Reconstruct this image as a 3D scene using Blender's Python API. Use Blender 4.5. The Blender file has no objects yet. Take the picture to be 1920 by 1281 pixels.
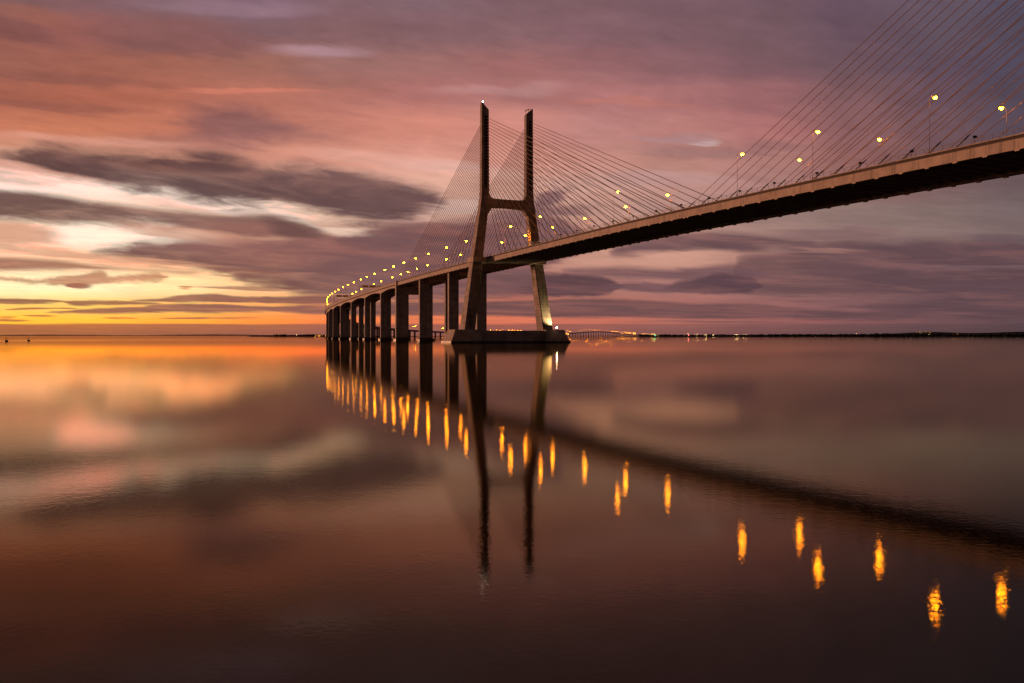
import bpy, math, random
import numpy as np
from mathutils import Vector, Matrix
random.seed(7)
sc = bpy.context.scene
col = sc.collection

# ------------------------------------------------------------------ camera
F = 1503.0                      # focal length in photo pixels (1920 wide)
EYE = 4.4
cd = bpy.data.cameras.new('camera'); cam = bpy.data.objects.new('camera', cd); col.objects.link(cam)
cd.sensor_width = 36.0; cd.lens = F / 1920 * 36.0
cam.location = (0, 0, EYE); cam.rotation_euler = (math.radians(90), 0, 0)
cd.shift_y = -11.5 / 1920
cd.clip_start = 0.5; cd.clip_end = 120000
sc.camera = cam
sc.view_settings.view_transform = 'Standard'; sc.view_settings.look = 'None'
sc.view_settings.exposure = 0; sc.view_settings.gamma = 1; sc.view_settings.use_curve_mapping = False
sc.cycles.use_denoising = True
sc.cycles.max_bounces = 6; sc.cycles.diffuse_bounces = 2; sc.cycles.glossy_bounces = 3
sc.cycles.use_light_tree = True

def lin(c):
    f = lambda v: v / 12.92 if v <= 0.04045 else ((v + 0.055) / 1.055) ** 2.4
    return tuple(f(max(v, 0) / 255.0) for v in c) + (1.0,)

# ------------------------------------------------------------------ sky
world = bpy.data.worlds.new('World'); sc.world = world
world.use_nodes = True
world.cycles.sampling_method = 'NONE'      # broad even sky: found by the bounced rays themselves
wt = world.node_tree; wt.nodes.clear()
def nd(tree, kind, **kw):
    n = tree.nodes.new(kind)
    for k, v in kw.items(): setattr(n, k, v)
    return n
def put(tree, sock, v):
    if isinstance(v, bpy.types.NodeSocket): tree.links.new(v, sock)
    else: sock.default_value = v
def M(op, a, b=None, c=None, tree=wt, clamp=False):
    n = nd(tree, 'ShaderNodeMath', operation=op, use_clamp=clamp)
    put(tree, n.inputs[0], a)
    if b is not None: put(tree, n.inputs[1], b)
    if c is not None: put(tree, n.inputs[2], c)
    return n.outputs[0]
def comb(x, y, z, tree=wt):
    n = nd(tree, 'ShaderNodeCombineXYZ'); put(tree, n.inputs[0], x); put(tree, n.inputs[1], y); put(tree, n.inputs[2], z)
    return n.outputs[0]
def noise(vec, scale, detail=4, rough=0.5, tree=wt, dist=0.0):
    n = nd(tree, 'ShaderNodeTexNoise'); put(tree, n.inputs['Vector'], vec)
    n.inputs['Scale'].default_value = scale; n.inputs['Detail'].default_value = detail
    n.inputs['Roughness'].default_value = rough; n.inputs['Distortion'].default_value = dist
    return n.outputs['Fac']
def maprange(v, a, b, c, d, tree=wt, kind='SMOOTHSTEP'):
    n = nd(tree, 'ShaderNodeMapRange', interpolation_type=kind)
    put(tree, n.inputs[0], v)
    for i, x in enumerate((a, b, c, d)): put(tree, n.inputs[1 + i], x)
    return n.outputs[0]
def mix(f, a, b, tree=wt, blend='MIX'):
    n = nd(tree, 'ShaderNodeMixRGB', blend_type=blend)
    put(tree, n.inputs[0], f); put(tree, n.inputs[1], a); put(tree, n.inputs[2], b)
    return n.outputs[0]

tc = nd(wt, 'ShaderNodeTexCoord'); sx = nd(wt, 'ShaderNodeSeparateXYZ')
wt.links.new(tc.outputs['Generated'], sx.inputs[0])
X, Y, Z = sx.outputs
yy = M('MAXIMUM', Y, 0.12)
U = M('MULTIPLY_ADD', M('DIVIDE', X, yy), F, 960.0)           # bearing along the river horizon
V = M('MINIMUM', M('SUBTRACT', 629.0, M('MULTIPLY', M('DIVIDE', Z, yy), F)), 629.0)   # height above the horizon
V = M('MAXIMUM', V, -900.0)
e = M('SUBTRACT', 645.0, V)
# streaks get thinner toward the horizon, as a cloud sheet seen in perspective does
tiltk = M('MULTIPLY', M('SUBTRACT', U, 1100.0), 0.00030)
Vs = M('SUBTRACT', V, M('MULTIPLY', tiltk, M('MINIMUM', e, 400.0)))
es = M('MAXIMUM', M('SUBTRACT', 660.0, Vs), 8.0)
G = M('MULTIPLY', M('LOGARITHM', es, 2.718281828), 4.0)
n_wide = noise(comb(M('DIVIDE', U, 260.0), G, 0.0), 0.8, 2, 0.5)
n_str = noise(comb(M('DIVIDE', U, 330.0), M('MULTIPLY', G, 2.2), 3.0), 1.2, 4, 0.55, dist=0.3)
n_fine = noise(comb(M('DIVIDE', U, 120.0), M('MULTIPLY', G, 2.6), 9.0), 1.6, 4, 0.55, dist=0.5)
n_puff = noise(comb(M('DIVIDE', U, 26.0), M('MULTIPLY', G, 3.0), 5.0), 1.0, 4, 0.55)
damp = M('MINIMUM', M('DIVIDE', e, 170.0), 1.0)
c_str = M('SUBTRACT', n_str, 0.5); c_fine = M('SUBTRACT', n_fine, 0.5); c_puff = M('SUBTRACT', n_puff, 0.5)
Uw = M('ADD', U, M('MULTIPLY', M('SUBTRACT', n_wide, 0.5), 90.0))
Vw = M('ADD', V, M('MULTIPLY', M('MULTIPLY', c_str, 46.0), damp))
P = comb(Uw, Vw, 0.0)

COLS = [0, 160, 320, 480, 640, 800, 960, 1120, 1280, 1440, 1600, 1760, 1920]
ROWS = [
 (-700, [(70,60,72)]*6 + [(66,58,72)]*7),
 (-200, [(96,74,80),(98,76,82),(104,82,90),(104,82,94),(104,80,90),(106,82,92),(100,76,84),(96,72,80),(90,68,78),(84,66,74),(78,64,72),(74,64,74),(72,64,76)]),
 (0,   [(128,92,92),(132,95,98),(136,104,112),(135,104,118),(130,98,104),(134,104,112),(126,94,100),(122,90,96),(110,82,90),(100,76,84),(92,72,84),(88,74,86),(82,76,94)]),
 (60,  [(148,92,82),(148,92,86),(130,92,90),(128,94,98),(132,96,98),(136,100,104),(136,100,104),(126,92,98),(114,84,90),(102,77,84),(90,70,80),(83,70,81),(78,70,85)]),
 (120, [(158,98,84),(163,100,85),(162,101,86),(163,107,94),(155,108,102),(160,110,106),(160,106,104),(148,100,102),(128,90,94),(110,80,86),(94,72,80),(84,69,82),(78,71,88)]),
 (180, [(166,98,80),(174,102,82),(180,108,88),(184,114,97),(180,115,103),(174,112,107),(176,117,113),(168,112,110),(154,102,102),(136,90,92),(108,78,82),(90,70,80),(80,69,82)]),
 (240, [(200,122,94),(203,124,95),(200,122,98),(200,126,107),(202,130,113),(208,135,118),(207,138,125),(182,126,121),(174,118,112),(160,104,102),(124,86,88),(98,74,80),(82,69,80)]),
 (300, [(225,170,145),(225,170,145),(220,155,130),(205,140,120),(212,145,125),(222,155,138),(218,152,136),(198,140,128),(184,130,120),(172,120,114),(144,98,96),(110,80,82),(90,72,78)]),
 (345, [(255,234,218),(254,228,208),(244,212,192),(228,180,160),(222,168,148),(226,172,152),(218,164,146),(204,154,140),(190,142,132),(174,128,122),(152,110,106),(124,94,94),(108,88,90)]),
 (400, [(252,220,190),(253,222,194),(252,218,192),(246,206,180),(230,190,165),(205,158,142),(202,152,136),(192,146,132),(180,138,128),(152,122,116),(140,114,108),(130,108,104),(120,101,101)]),
 (440, [(242,192,158),(255,244,222),(252,234,208),(228,176,146),(180,126,112),(150,106,100),(172,122,112),(187,138,122),(187,140,126),(166,130,120),(146,118,112),(136,112,108),(122,102,100)]),
 (485, [(252,208,168),(252,208,165),(242,184,144),(215,150,120),(170,116,102),(150,106,100),(178,124,110),(202,148,130),(203,150,132),(172,126,116),(142,106,104),(130,100,100),(118,94,97)]),
 (540, [(255,244,190),(255,246,194),(255,234,170),(250,204,145),(216,152,117),(172,112,98),(152,100,94),(168,114,106),(174,120,112),(152,108,104),(132,96,96),(120,90,93),(108,84,89)]),
 (575, [(255,214,104),(255,214,104),(254,202,106),(248,178,100),(236,152,98),(216,132,94),(192,112,92),(178,112,98),(168,108,100),(152,100,97),(134,92,93),(117,86,89),(102,80,85)]),
 (605, [(255,202,60),(255,198,64),(255,178,64),(249,152,68),(241,132,74),(232,124,84),(222,120,90),(204,114,94),(178,108,96),(157,97,93),(134,87,88),(114,80,83),(98,74,79)]),
 (610, [(186,112,68),(196,117,70),(186,112,74),(179,107,76),(171,100,78),(166,97,82),(161,94,82),(156,94,84),(146,92,86),(131,86,84),(116,80,81),(102,74,77),(90,68,73)]),
 (629, [(178,110,70),(173,106,72),(166,101,74),(160,96,76),(151,93,82),(146,91,82),(141,89,82),(138,89,84),(130,85,82),(115,79,79),(101,73,74),(91,69,72),(83,65,68)]),
]
U0, U1 = -500.0, 2420.0
ufac = M('DIVIDE', M('SUBTRACT', Uw, U0), U1 - U0)
def ramp(cols):
    n = nd(wt, 'ShaderNodeValToRGB'); cr = n.color_ramp; cr.interpolation = 'EASE'
    while len(cr.elements) < len(cols): cr.elements.new(0.5)
    for el, (u, c) in zip(cr.elements, zip(COLS, cols)):
        pass
    for i, (u, c) in enumerate(zip(COLS, cols)):
        cr.elements[i].position = (u - U0) / (U1 - U0)
    for i, (u, c) in enumerate(zip(COLS, cols)):
        cr.elements[i].color = lin(c)
    wt.links.new(ufac, n.inputs[0])
    return n.outputs[0]
for v_, cs_ in ROWS:                 # the veil on the north side is lighter than the first estimate
    if -250 < v_ < 300:
        for i_ in range(7, 13):
            k_ = (1.04, 1.10, 1.13, 1.15, 1.14, 1.05)[i_ - 7] if v_ < 200 else (1.03, 1.07, 1.10, 1.13, 1.12, 1.08)[i_ - 7]
            cs_[i_] = tuple(min(255, c_ * k_) for c_ in cs_[i_])
base = ramp(ROWS[0][1])
for (v0, _), (v1, c) in zip(ROWS[:-1], ROWS[1:]):
    base = mix(maprange(Vw, float(v0), float(v1), 0.0, 1.0), base, ramp(c))

# soft cloud bodies: centre, half length, half thickness, tilt, colour, density, softness, raggedness
CL = [
 (245,436,125,25,4,(255,238,214),.9,.8,.5), (190,350,320,15,6,(255,233,216),.8,1,.6), (440,391,120,9,6,(255,226,208),.8,1,.5), (560,411,52,5,22,(250,222,202),.85,.9,.3), (645,432,70,9,3,(240,204,182),.85,.9,.5), (790,408,80,9,-6,(214,168,152),.7,.9,.5), (875,384,70,14,-4,(226,190,178),.6,.9,.4),
 (20,58,90,22,14,(126,80,78),.7,1,.4), (110,150,190,13,3,(142,88,78),.7,.9,.5), (90,196,160,9,4,(152,92,80),.65,.9,.5), (55,28,90,18,10,(160,98,82),.5,1,.3),
 (330,66,150,34,6,(136,88,87),.6,1,.4), (760,62,200,36,5,(134,96,100),.4,1,.5), (600,96,90,11,2,(182,142,150),.7,1,.3), (450,14,140,14,2,(156,122,134),.6,1,.3),
 (935,168,110,9,-3,(190,140,138),.55,1,.4), (480,171,120,5,1,(214,128,106),.7,.9,.3), (1180,190,120,7,3,(192,120,108),.55,1,.4),
 (440,238,95,40,8,(132,88,88),.8,1,.6), (520,250,120,20,6,(150,102,98),.5,1,.4), (360,268,120,16,4,(168,112,104),.6,1,.4),
 (860,318,110,12,4,(226,182,170),.45,1,.5), (700,300,120,12,4,(232,176,160),.4,1,.4), (160,262,180,8,3,(226,160,140),.55,1,.3),
 (25,318,90,20,8,(214,160,142),.55,1,.4),
 (30,442,85,24,6,(218,160,132),.85,.9,.5), (340,438,120,12,8,(206,140,116),.7,.9,.5), (470,432,110,14,4,(150,100,90),.6,.9,.4), (548,428,52,22,16,(112,78,75),.88,.8,.3),
 (430,462,150,12,3,(150,100,94),.6,.9,.4), (240,488,150,9,4,(220,156,124),.7,.9,.6), (110,476,110,6,4,(226,166,134),.6,.9,.6),
 
 (60,322,130,11,9,(218,160,140),.75,1,.4), (330,385,70,5,8,(226,176,154),.5,1,.5),
 (150,536,24,7,0,(164,98,78),.9,.6,.5), (345,542,14,4,0,(196,126,84),.8,.6,.3), (460,516,70,9,2,(140,92,82),.8,.7,.8), (450,540,90,5,0,(170,110,92),.75,.7,.8), (500,528,70,8,4,(128,86,80),.7,.8,.8),
 (80,594,36,1.8,0,(180,108,62),.85,.6,.2), (225,598,28,1.8,0,(180,106,66),.85,.6,.2), (345,596,44,2.2,-1,(176,104,76),.85,.6,.2), (420,596,60,1.6,0,(190,112,82),.7,.6,.2), (20,601,40,1.8,0,(190,114,70),.85,.6,.2), (15,596,20,1.2,0,(190,114,70),.8,.6,.2),
 (1320,263,24,4.5,0,(206,176,172),.75,.9,.2), (1265,257,65,7,0,(172,140,144),.5,1,.4), (1300,285,110,14,3,(152,112,110),.55,1,.4), (1440,275,60,12,0,(126,92,98),.4,1,.5),
 (1035,372,46,13,-24,(120,86,92),.8,.9,.4), (1000,402,110,13,-4,(120,86,92),.7,.9,.4), (1080,345,110,12,4,(210,162,150),.5,1,.5), (1240,335,120,12,2,(186,146,142),.5,1,.5),
 (1560,438,120,9,0,(126,94,96),.6,.9,.4), (1540,470,60,3,0,(166,122,114),.6,.9,.3), (1200,541,80,10,2,(112,80,85),.85,.7,.6),
 (1640,574,50,3,0,(108,78,82),.7,.7,.3), (1380,604,120,2,1,(124,86,86),.7,.7,.3), (1880,450,60,5,0,(104,82,88),.6,.8,.4), (1840,500,120,3,0,(130,102,106),.4,.9,.4),
]
ragg = M('ADD', M('ADD', M('MULTIPLY', c_str, 0.9), M('MULTIPLY', c_fine, 0.9)), M('MULTIPLY', c_puff, 0.5))
sky = base
def ellipse(sky, cx, cy, a, b, rot, c, dens, soft, rg):
    mp = nd(wt, 'ShaderNodeMapping', vector_type='TEXTURE')
    wt.links.new(P, mp.inputs['Vector'])
    mp.inputs['Location'].default_value = (cx, cy, 0); mp.inputs['Rotation'].default_value = (0, 0, math.radians(rot)); mp.inputs['Scale'].default_value = (a * 1.1, b * 1.1, 1)
    ln = nd(wt, 'ShaderNodeVectorMath', operation='LENGTH'); wt.links.new(mp.outputs[0], ln.inputs[0])
    r = M('MULTIPLY_ADD', ragg, rg, ln.outputs['Value'])
    return mix(maprange(r, 1 - soft * .6, 1 + soft * .4, dens, 0.0), sky, lin(c))
# cloud banks given by their upper and lower outline: (points), soft edges above/below, ragged px above/below, puff px, colours, density
def curve(pts):
    n = nd(wt, 'ShaderNodeFloatCurve'); cm = n.mapping; cm.use_clip = False; cm.extend = 'HORIZONTAL'
    pts = [((u + 150) / 2220.0, (v - 200) / 460.0) for u, v in pts]
    c = cm.curves[0]
    while len(c.points) < len(pts): c.points.new(.5, .5)
    for p, (x, y) in zip(c.points, pts): p.location = (x, y)
    cm.update(); wt.links.new(u01, n.inputs['Value']); n.inputs['Factor'].default_value = 1.0
    return M('MULTIPLY_ADD', n.outputs[0], 460.0, 200.0)
u01 = M('DIVIDE', M('ADD', M('ADD', U, M('MULTIPLY', c_fine, 26.0)), 150.0), 2220.0)
def bank(sky, top, bot, soft, rag, puff, c0, c1, dens, u0=0, u1=1920):
    t, b = list(top), list(bot)
    ks = soft[0] + soft[1] + 4
    def tip(k, d):
        m_ = (t[k][1] + b[k][1]) / 2
        return (t[k][0] + d, m_ + ks), (b[k][0] + d, m_ - ks)
    L = 20 + 0.5 * abs(t[-1][1] - b[-1][1])
    if t[0][0] > 0: p, q = tip(0, -18); t.insert(0, p); b.insert(0, q)
    if t[-1][0] < 1920: p, q = tip(-1, L); t.append(p); b.append(q)
    T, B = curve(t), curve(b)
    def edge(e_, s_, rg, lo, hi):
        vv = M('MULTIPLY_ADD', ragw, rg, V)
        if puff: vv = M('MULTIPLY_ADD', c_puff, puff, vv)
        return maprange(M('SUBTRACT', vv, e_), -s_, s_, lo, hi)
    m1 = edge(T, soft[0], rag[0], 0.0, 1.0); m2 = edge(B, soft[1], rag[1], dens, 0.0)
    c = lin(c0) if c0 == c1 else mix(maprange(U, float(u0), float(u1), 0.0, 1.0), lin(c0), lin(c1))
    lit = tuple(min(255, v * k) for v, k in zip([(p + q) / 2 for p, q in zip(c0, c1)], (1.34, 1.24, 1.14)))
    c = mix(body, c, lin(lit))
    return mix(M('MULTIPLY', M('MULTIPLY', m1, m2), dens_n), sky, c)
n_body = noise(comb(M('DIVIDE', U, 200.0), M('MULTIPLY', G, 1.9), 17.0), 1.1, 5, 0.58, dist=0.6)
body = maprange(n_body, 0.42, 0.72, 0.0, 0.6); dens_n = maprange(n_body, 0.35, 0.8, 1.0, 0.84)
ragw = M('ADD', M('MULTIPLY', c_str, 1.0), M('MULTIPLY', c_fine, 1.3))
BANKS = [
 # long strip low on the right, reaching behind the tower
 ([(640,569),(760,567),(900,566),(1040,562),(1130,560),(1230,565),(1300,569),(1400,570),(1450,574),(1520,580),(1600,585),(1700,590)],
  [(640,588),(760,591),(900,591),(1040,594),(1200,594),(1300,597),(1450,597),(1600,600),(1700,600)], (3.5,4), (6,5), 3, (112,78,78), (100,73,77), .95, 700, 1500),
 ([(1620,573),(1700,566),(1800,560),(1920,560)], [(1620,578),(1700,592),(1800,596),(1920,596)], (9,9), (9,8), 0, (102,74,78), (94,70,76), .85),
 # great mass on the right
 ([(1390,482),(1450,472),(1500,460),(1560,452),(1620,449),(1700,453),(1800,450),(1920,455)], [(1390,545),(1450,556),(1550,557),(1650,556),(1750,562),(1850,566),(1920,572)], (14,12), (22,16), 0, (110,79,81), (95,71,77), .93, 1380, 1700),
 ([(1150,468),(1200,453),(1250,441),(1315,436),(1400,440),(1460,446),(1525,453)], [(1150,478),(1200,477),(1300,470),(1350,468),(1400,471),(1450,466),(1525,459)], (8,9), (10,10), 0, (110,79,83), (100,73,78), .95, 1180, 1350),
 ([(1060,508),(1120,503),(1180,501),(1250,505),(1300,503),(1400,496)], [(1060,512),(1150,521),(1250,527),(1330,534),(1400,540)], (7,9), (9,8), 3, (116,82,84), (110,80,85), .9),
 ([(900,520),(960,517),(1000,515),(1040,513),(1080,515),(1130,520),(1155,529)], [(900,548),(960,550),(1040,556),(1100,556),(1140,552),(1155,545)], (4.5,4), (6,6), 8, (102,72,78), (92,66,72), .95, 900, 1080),
 ([(1245,540),(1270,531),(1310,523),(1345,513),(1360,513),(1390,518),(1413,522),(1424,532)], [(1245,545),(1280,548),(1330,551),(1400,549),(1424,541)], (4,5), (4,4), 7, (96,70,76), (90,66,73), .96),
 # mauve mass left of the tower
 ([(172,470),(206,463),(238,461),(272,455),(300,458),(344,453),(406,456),(470,456),(540,452),(588,443),(620,443),(650,441),(690,432),(730,421),(770,418),(830,419),(900,416),(970,408),(1030,406),(1075,424),(1120,446)],
  [(172,474),(206,477),(260,487),(320,494),(400,508),(450,514),(500,520),(540,536),(570,548),(620,556),(700,558),(800,559),(900,556),(970,540),(1030,500),(1075,474),(1120,456)], (9,14), (18,30), 3, (122,83,79), (118,84,86), .95, 250, 860),
 # big dark cloud
 ([(0,287),(30,281),(60,276),(110,272),(170,277),(220,283),(300,288),(350,287),(400,287),(460,302),(503,315),(603,318),(681,331),(744,343),(822,364)],
  [(0,300),(30,309),(62,319),(125,331),(188,344),(250,358),(312,369),(359,377),(470,380),(525,379),(588,396),(650,409),(712,415),(760,409),(806,396),(822,388)], (18,18), (32,44), 0, (90,62,63), (98,71,73), .96, 250, 720),
 # lower dark band
 ([(0,357),(60,361),(110,367),(160,376),(220,383),(300,392),(360,397),(420,401),(470,399),(500,400),(530,409),(560,425),(582,438)],
  [(0,408),(60,413),(125,418),(190,420),(250,422),(300,424),(350,431),(400,440),(470,448),(530,448),(582,444)], (9,13), (12,22), 0, (102,69,65), (124,86,80), .95, 60, 480),
 # thin streaks over the glow
 ([(0,483),(50,485),(110,488),(160,495),(230,502),(300,507),(380,512)], [(0,507),(60,505),(110,506),(160,507),(230,507),(300,510),(380,514)], (6,6), (7,7), 2, (160,105,86), (190,128,100), .9, 40, 300),
 ([(0,519),(40,522),(80,524),(120,519),(160,513),(185,509),(210,520),(250,516),(300,513),(312,518)], [(0,526),(50,530),(100,533),(140,537),(170,535),(210,531),(260,528),(300,526),(312,521)], (5,5), (7,6), 14, (178,116,90), (192,124,94), .88, 40, 300),
 ([(0,559),(60,561),(110,563),(125,565)], [(0,569),(60,569),(110,567),(125,566)], (2.2,2.2), (5,5), 2, (152,98,76), (158,100,78), .95),
 ([(118,566),(150,563),(200,564),(250,566),(305,570)], [(118,567),(140,572),(200,572),(260,572),(305,571)], (2.2,2.2), (5,5), 2, (158,100,78), (158,100,78), .93),
 ([(245,563),(280,560),(330,555),(400,551),(440,555),(640,559)], [(245,564),(300,566),(400,567),(480,568),(640,568)], (2.8,3), (6,6), 3, (160,102,84), (140,90,82), .95, 260, 600),
 ([(85,586),(120,583),(160,579),(200,577),(260,575),(300,572),(340,570),(400,571),(480,574),(640,575)], [(85,587),(130,588),(170,588),(250,587),(300,585),(400,586),(480,584),(640,587)], (2.4,3), (6,5), 2.5, (160,100,80), (142,92,84), .96, 100, 600),
 ([(12,580),(40,577),(90,577),(145,578)], [(12,581),(40,581),(100,579),(145,579)], (1,1), (1,1), 0, (172,106,72), (172,106,72), .9),
]
P0, Q0 = P, comb(u01, V, U)
def after(vec):          # orders the evaluation layer by layer, so that few values are held at once
    n = nd(wt, 'ShaderNodeVectorMath', operation='MULTIPLY_ADD')
    wt.links.new(sky, n.inputs[0]); n.inputs[1].default_value = (1e-7, 1e-7, 1e-7); wt.links.new(vec, n.inputs[2])
    return n.outputs[0]
def ellipses(lst):
    global sky, P
    for i, q in enumerate(lst):
        if i % 6 == 0: P = after(P0)
        sky = ellipse(sky, *q)
ellipses(CL[:25])
for i, q in enumerate(BANKS):
    if i % 4 == 0:
        sp_ = nd(wt, 'ShaderNodeSeparateXYZ'); wt.links.new(after(Q0), sp_.inputs[0]); u01, V, U = sp_.outputs
    sky = bank(sky, *q)
ellipses(CL[25:])
# soft light and dark streaking through the whole sheet
n_hair = noise(comb(M('DIVIDE', U, 70.0), M('MULTIPLY', G, 6.5), 21.0), 1.3, 3, 0.6, dist=0.3)
st = M('ADD', M('ADD', 1.0, M('MULTIPLY', c_str, 0.34)), M('MULTIPLY_ADD', M('SUBTRACT', n_hair, 0.5), 0.22, M('MULTIPLY', c_fine, 0.3)))
sc_ = nd(wt, 'ShaderNodeVectorMath', operation='SCALE'); wt.links.new(sky, sc_.inputs[0]); wt.links.new(st, sc_.inputs['Scale'])
sr = nd(wt, 'ShaderNodeSeparateColor'); wt.links.new(sc_.outputs[0], sr.inputs[0])
R_, G_, B_ = sr.outputs
R_ = M('MULTIPLY_ADD', M('MAXIMUM', M('SUBTRACT', R_, 0.82), 0.0), 5.0, R_)
G_ = M('MULTIPLY_ADD', M('MAXIMUM', M('SUBTRACT', G_, 0.80), 0.0), 0.3, G_)
cc = nd(wt, 'ShaderNodeCombineColor'); wt.links.new(R_, cc.inputs[0]); wt.links.new(G_, cc.inputs[1]); wt.links.new(B_, cc.inputs[2])
front = cc.outputs[0]
# the rest of the dome: a dim dusk Nishita sky behind thin violet cloud
nis = nd(wt, 'ShaderNodeTexSky'); nis.sky_type = 'NISHITA'; nis.sun_disc = False
nis.sun_elevation = math.radians(2.0); nis.sun_rotation = math.radians(-60)
ns = nd(wt, 'ShaderNodeVectorMath', operation='SCALE'); wt.links.new(nis.outputs[0], ns.inputs[0]); ns.inputs['Scale'].default_value = 0.05
veil = noise(tc.outputs['Generated'], 3.0, 5, 0.6)
rest = mix(maprange(veil, 0.3, 0.7, 0.55, 0.95), ns.outputs[0], lin((78, 58, 62)))
skycol = mix(maprange(Y, 0.16, 0.5, 0.0, 1.0), rest, front)
bg = nd(wt, 'ShaderNodeBackground'); wt.links.new(skycol, bg.inputs[0]); bg.inputs[1].default_value = 1.0
wo = nd(wt, 'ShaderNodeOutputWorld'); wt.links.new(bg.outputs[0], wo.inputs[0])

# the low sun beyond the frame on the glowing side
sd = bpy.data.lights.new('sun', 'SUN'); so = bpy.data.objects.new('sun', sd); col.objects.link(so)
sd.energy = 3.1; sd.angle = math.radians(6); sd.color = (1.0, 0.44, 0.26)
az, el = math.radians(-62), math.radians(3.0)
sv = Vector((math.sin(az) * math.cos(el), math.cos(az) * math.cos(el), math.sin(el)))
so.rotation_euler = sv.to_track_quat('Z', 'Y').to_euler(); so.location = sv * 3000

# ------------------------------------------------------------------ materials
def mat(name):
    m = bpy.data.materials.new(name); m.use_nodes = True
    return m, m.node_tree, m.node_tree.nodes['Principled BSDF']
def concrete(name, c1, c2, scale=0.15, streak=0.35, rough=0.85, joint=0.0, tide=False):
    m, t, b = mat(name)
    tcn = nd(t, 'ShaderNodeTexCoord'); ob = tcn.outputs['Object']
    n1 = noise(ob, scale, 6, 0.6, tree=t)
    mp = nd(t, 'ShaderNodeMapping'); t.links.new(ob, mp.inputs[0]); mp.inputs['Scale'].default_value = (1.1, 1.1, 0.06)
    n2 = noise(mp.outputs[0], 0.7, 5, 0.6, tree=t)          # rain streaks running down
    f = mix(maprange(n1, 0.3, 0.7, 0, 1, tree=t), lin(c1), lin(c2), tree=t)
    f = mix(M('MULTIPLY', maprange(n2, 0.48, 0.72, 0, 1, tree=t), streak, tree=t), f, lin(tuple(v * .45 for v in c1)), tree=t)
    if joint:
        sp = nd(t, 'ShaderNodeSeparateXYZ'); t.links.new(ob, sp.inputs[0])
        fr = M('FRACT', M('DIVIDE', sp.outputs[2], joint, tree=t), tree=t)
        f = mix(M('MULTIPLY', M('LESS_THAN', fr, 0.07, tree=t), 0.6, tree=t), f, lin(tuple(v * .5 for v in c1)), tree=t)
    if tide:                 # dark wet band with weed above the water line
        gp = nd(t, 'ShaderNodeNewGeometry'); sz = nd(t, 'ShaderNodeSeparateXYZ'); t.links.new(gp.outputs['Position'], sz.inputs[0])
        tz = M('ADD', sz.outputs[2], M('MULTIPLY', M('SUBTRACT', n2, 0.5, tree=t), 2.5, tree=t), tree=t)
        f = mix(maprange(tz, 2.2, 3.4, 0.85, 0.0, tree=t), f, lin((38, 34, 24)), tree=t)
    t.links.new(f, b.inputs['Base Color']); b.inputs['Roughness'].default_value = rough
    bp = nd(t, 'ShaderNodeBump'); bp.inputs['Strength'].default_value = 0.25; bp.inputs['Distance'].default_value = 0.05
    t.links.new(noise(ob, 3.0, 5, 0.6, tree=t), bp.inputs['Height']); t.links.new(bp.outputs[0], b.inputs['Normal'])
    return m
def plain(name, c, rough=0.6, metal=0.0, var=0.25, scale=1.5):
    m, t, b = mat(name)
    tcn = nd(t, 'ShaderNodeTexCoord')
    n1 = noise(tcn.outputs['Object'], scale, 4, 0.6, tree=t)
    f = mix(maprange(n1, 0.3, 0.7, 0, 1, tree=t), lin(tuple(v * (1 - var) for v in c)), lin(c), tree=t)
    t.links.new(f, b.inputs['Base Color']); b.inputs['Roughness'].default_value = rough; b.inputs['Metallic'].default_value = metal
    return m
def glow(name, c, s):
    m, t, b = mat(name)
    b.inputs['Base Color'].default_value = (0.02, 0.02, 0.02, 1)
    b.inputs['Emission Color'].default_value = (*c, 1); b.inputs['Emission Strength'].default_value = s
    return m
m_conc = concrete('pylon_concrete', (116, 100, 86), (160, 140, 124), scale=.22, streak=.6, joint=4.0, tide=True)
m_fascia = concrete('fascia_concrete', (150, 132, 116), (172, 152, 134), scale=0.25, streak=0.45)
m_foot = concrete('footing_concrete', (128, 110, 96), (164, 144, 128), scale=.22, streak=.5)
m_pier = concrete('pier_concrete', (142, 124, 110), (176, 156, 140), scale=.22, streak=.6, joint=5.0, tide=True)
t_ = m_fascia.node_tree; b_ = t_.nodes['Principled BSDF']; old_ = b_.inputs['Base Color'].links[0].from_socket
g_ = nd(t_, 'ShaderNodeNewGeometry'); q_ = nd(t_, 'ShaderNodeVectorMath', operation='DOT_PRODUCT'); t_.links.new(g_.outputs['Position'], q_.inputs[0]); q_.inputs[1].default_value = (0.39473, -0.91880, 0)
s_ = q_.outputs['Value']
jt = M('LESS_THAN', M('FRACT', M('DIVIDE', s_, 3.985, tree=t_), tree=t_), 0.035, tree=t_)
sepz = nd(t_, 'ShaderNodeSeparateXYZ'); t_.links.new(g_.outputs['Position'], sepz.inputs[0])
stn = noise(comb(M('MULTIPLY', s_, 0.55, tree=t_), M('MULTIPLY', sepz.outputs[2], 0.12, tree=t_), 0.0, tree=t_), 1.0, 4, 0.6, tree=t_)
f_ = mix(M('MULTIPLY', maprange(stn, 0.56, 0.72, 0, 1, tree=t_), 0.55, tree=t_), old_, lin((72, 56, 44)), tree=t_)
f_ = mix(M('MULTIPLY', jt, 0.5, tree=t_), f_, lin((60, 48, 40)), tree=t_)
t_.links.new(f_, b_.inputs['Base Color'])
m_under = concrete('underside_concrete', (172, 150, 134), (190, 168, 150), streak=0.2)
m_strip_shade = concrete('strip_shade', (54, 42, 34), (70, 54, 42), streak=0.2)  # dark brown stands in for the shade under the coping
m_wet = concrete('wet_concrete', (34, 28, 24), (46, 38, 32), rough=0.5)
m_slot_shade = plain('anchor_slot_shade', (34, 26, 22), .8)  # near-black of flat plates, painted as the shade inside the anchor slots
m_asph = plain('asphalt', (62, 60, 58), .9)
m_stay = None
m_stay = plain('stay_sheath', (140, 112, 95), .9, var=.1, scale=.05)
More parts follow.
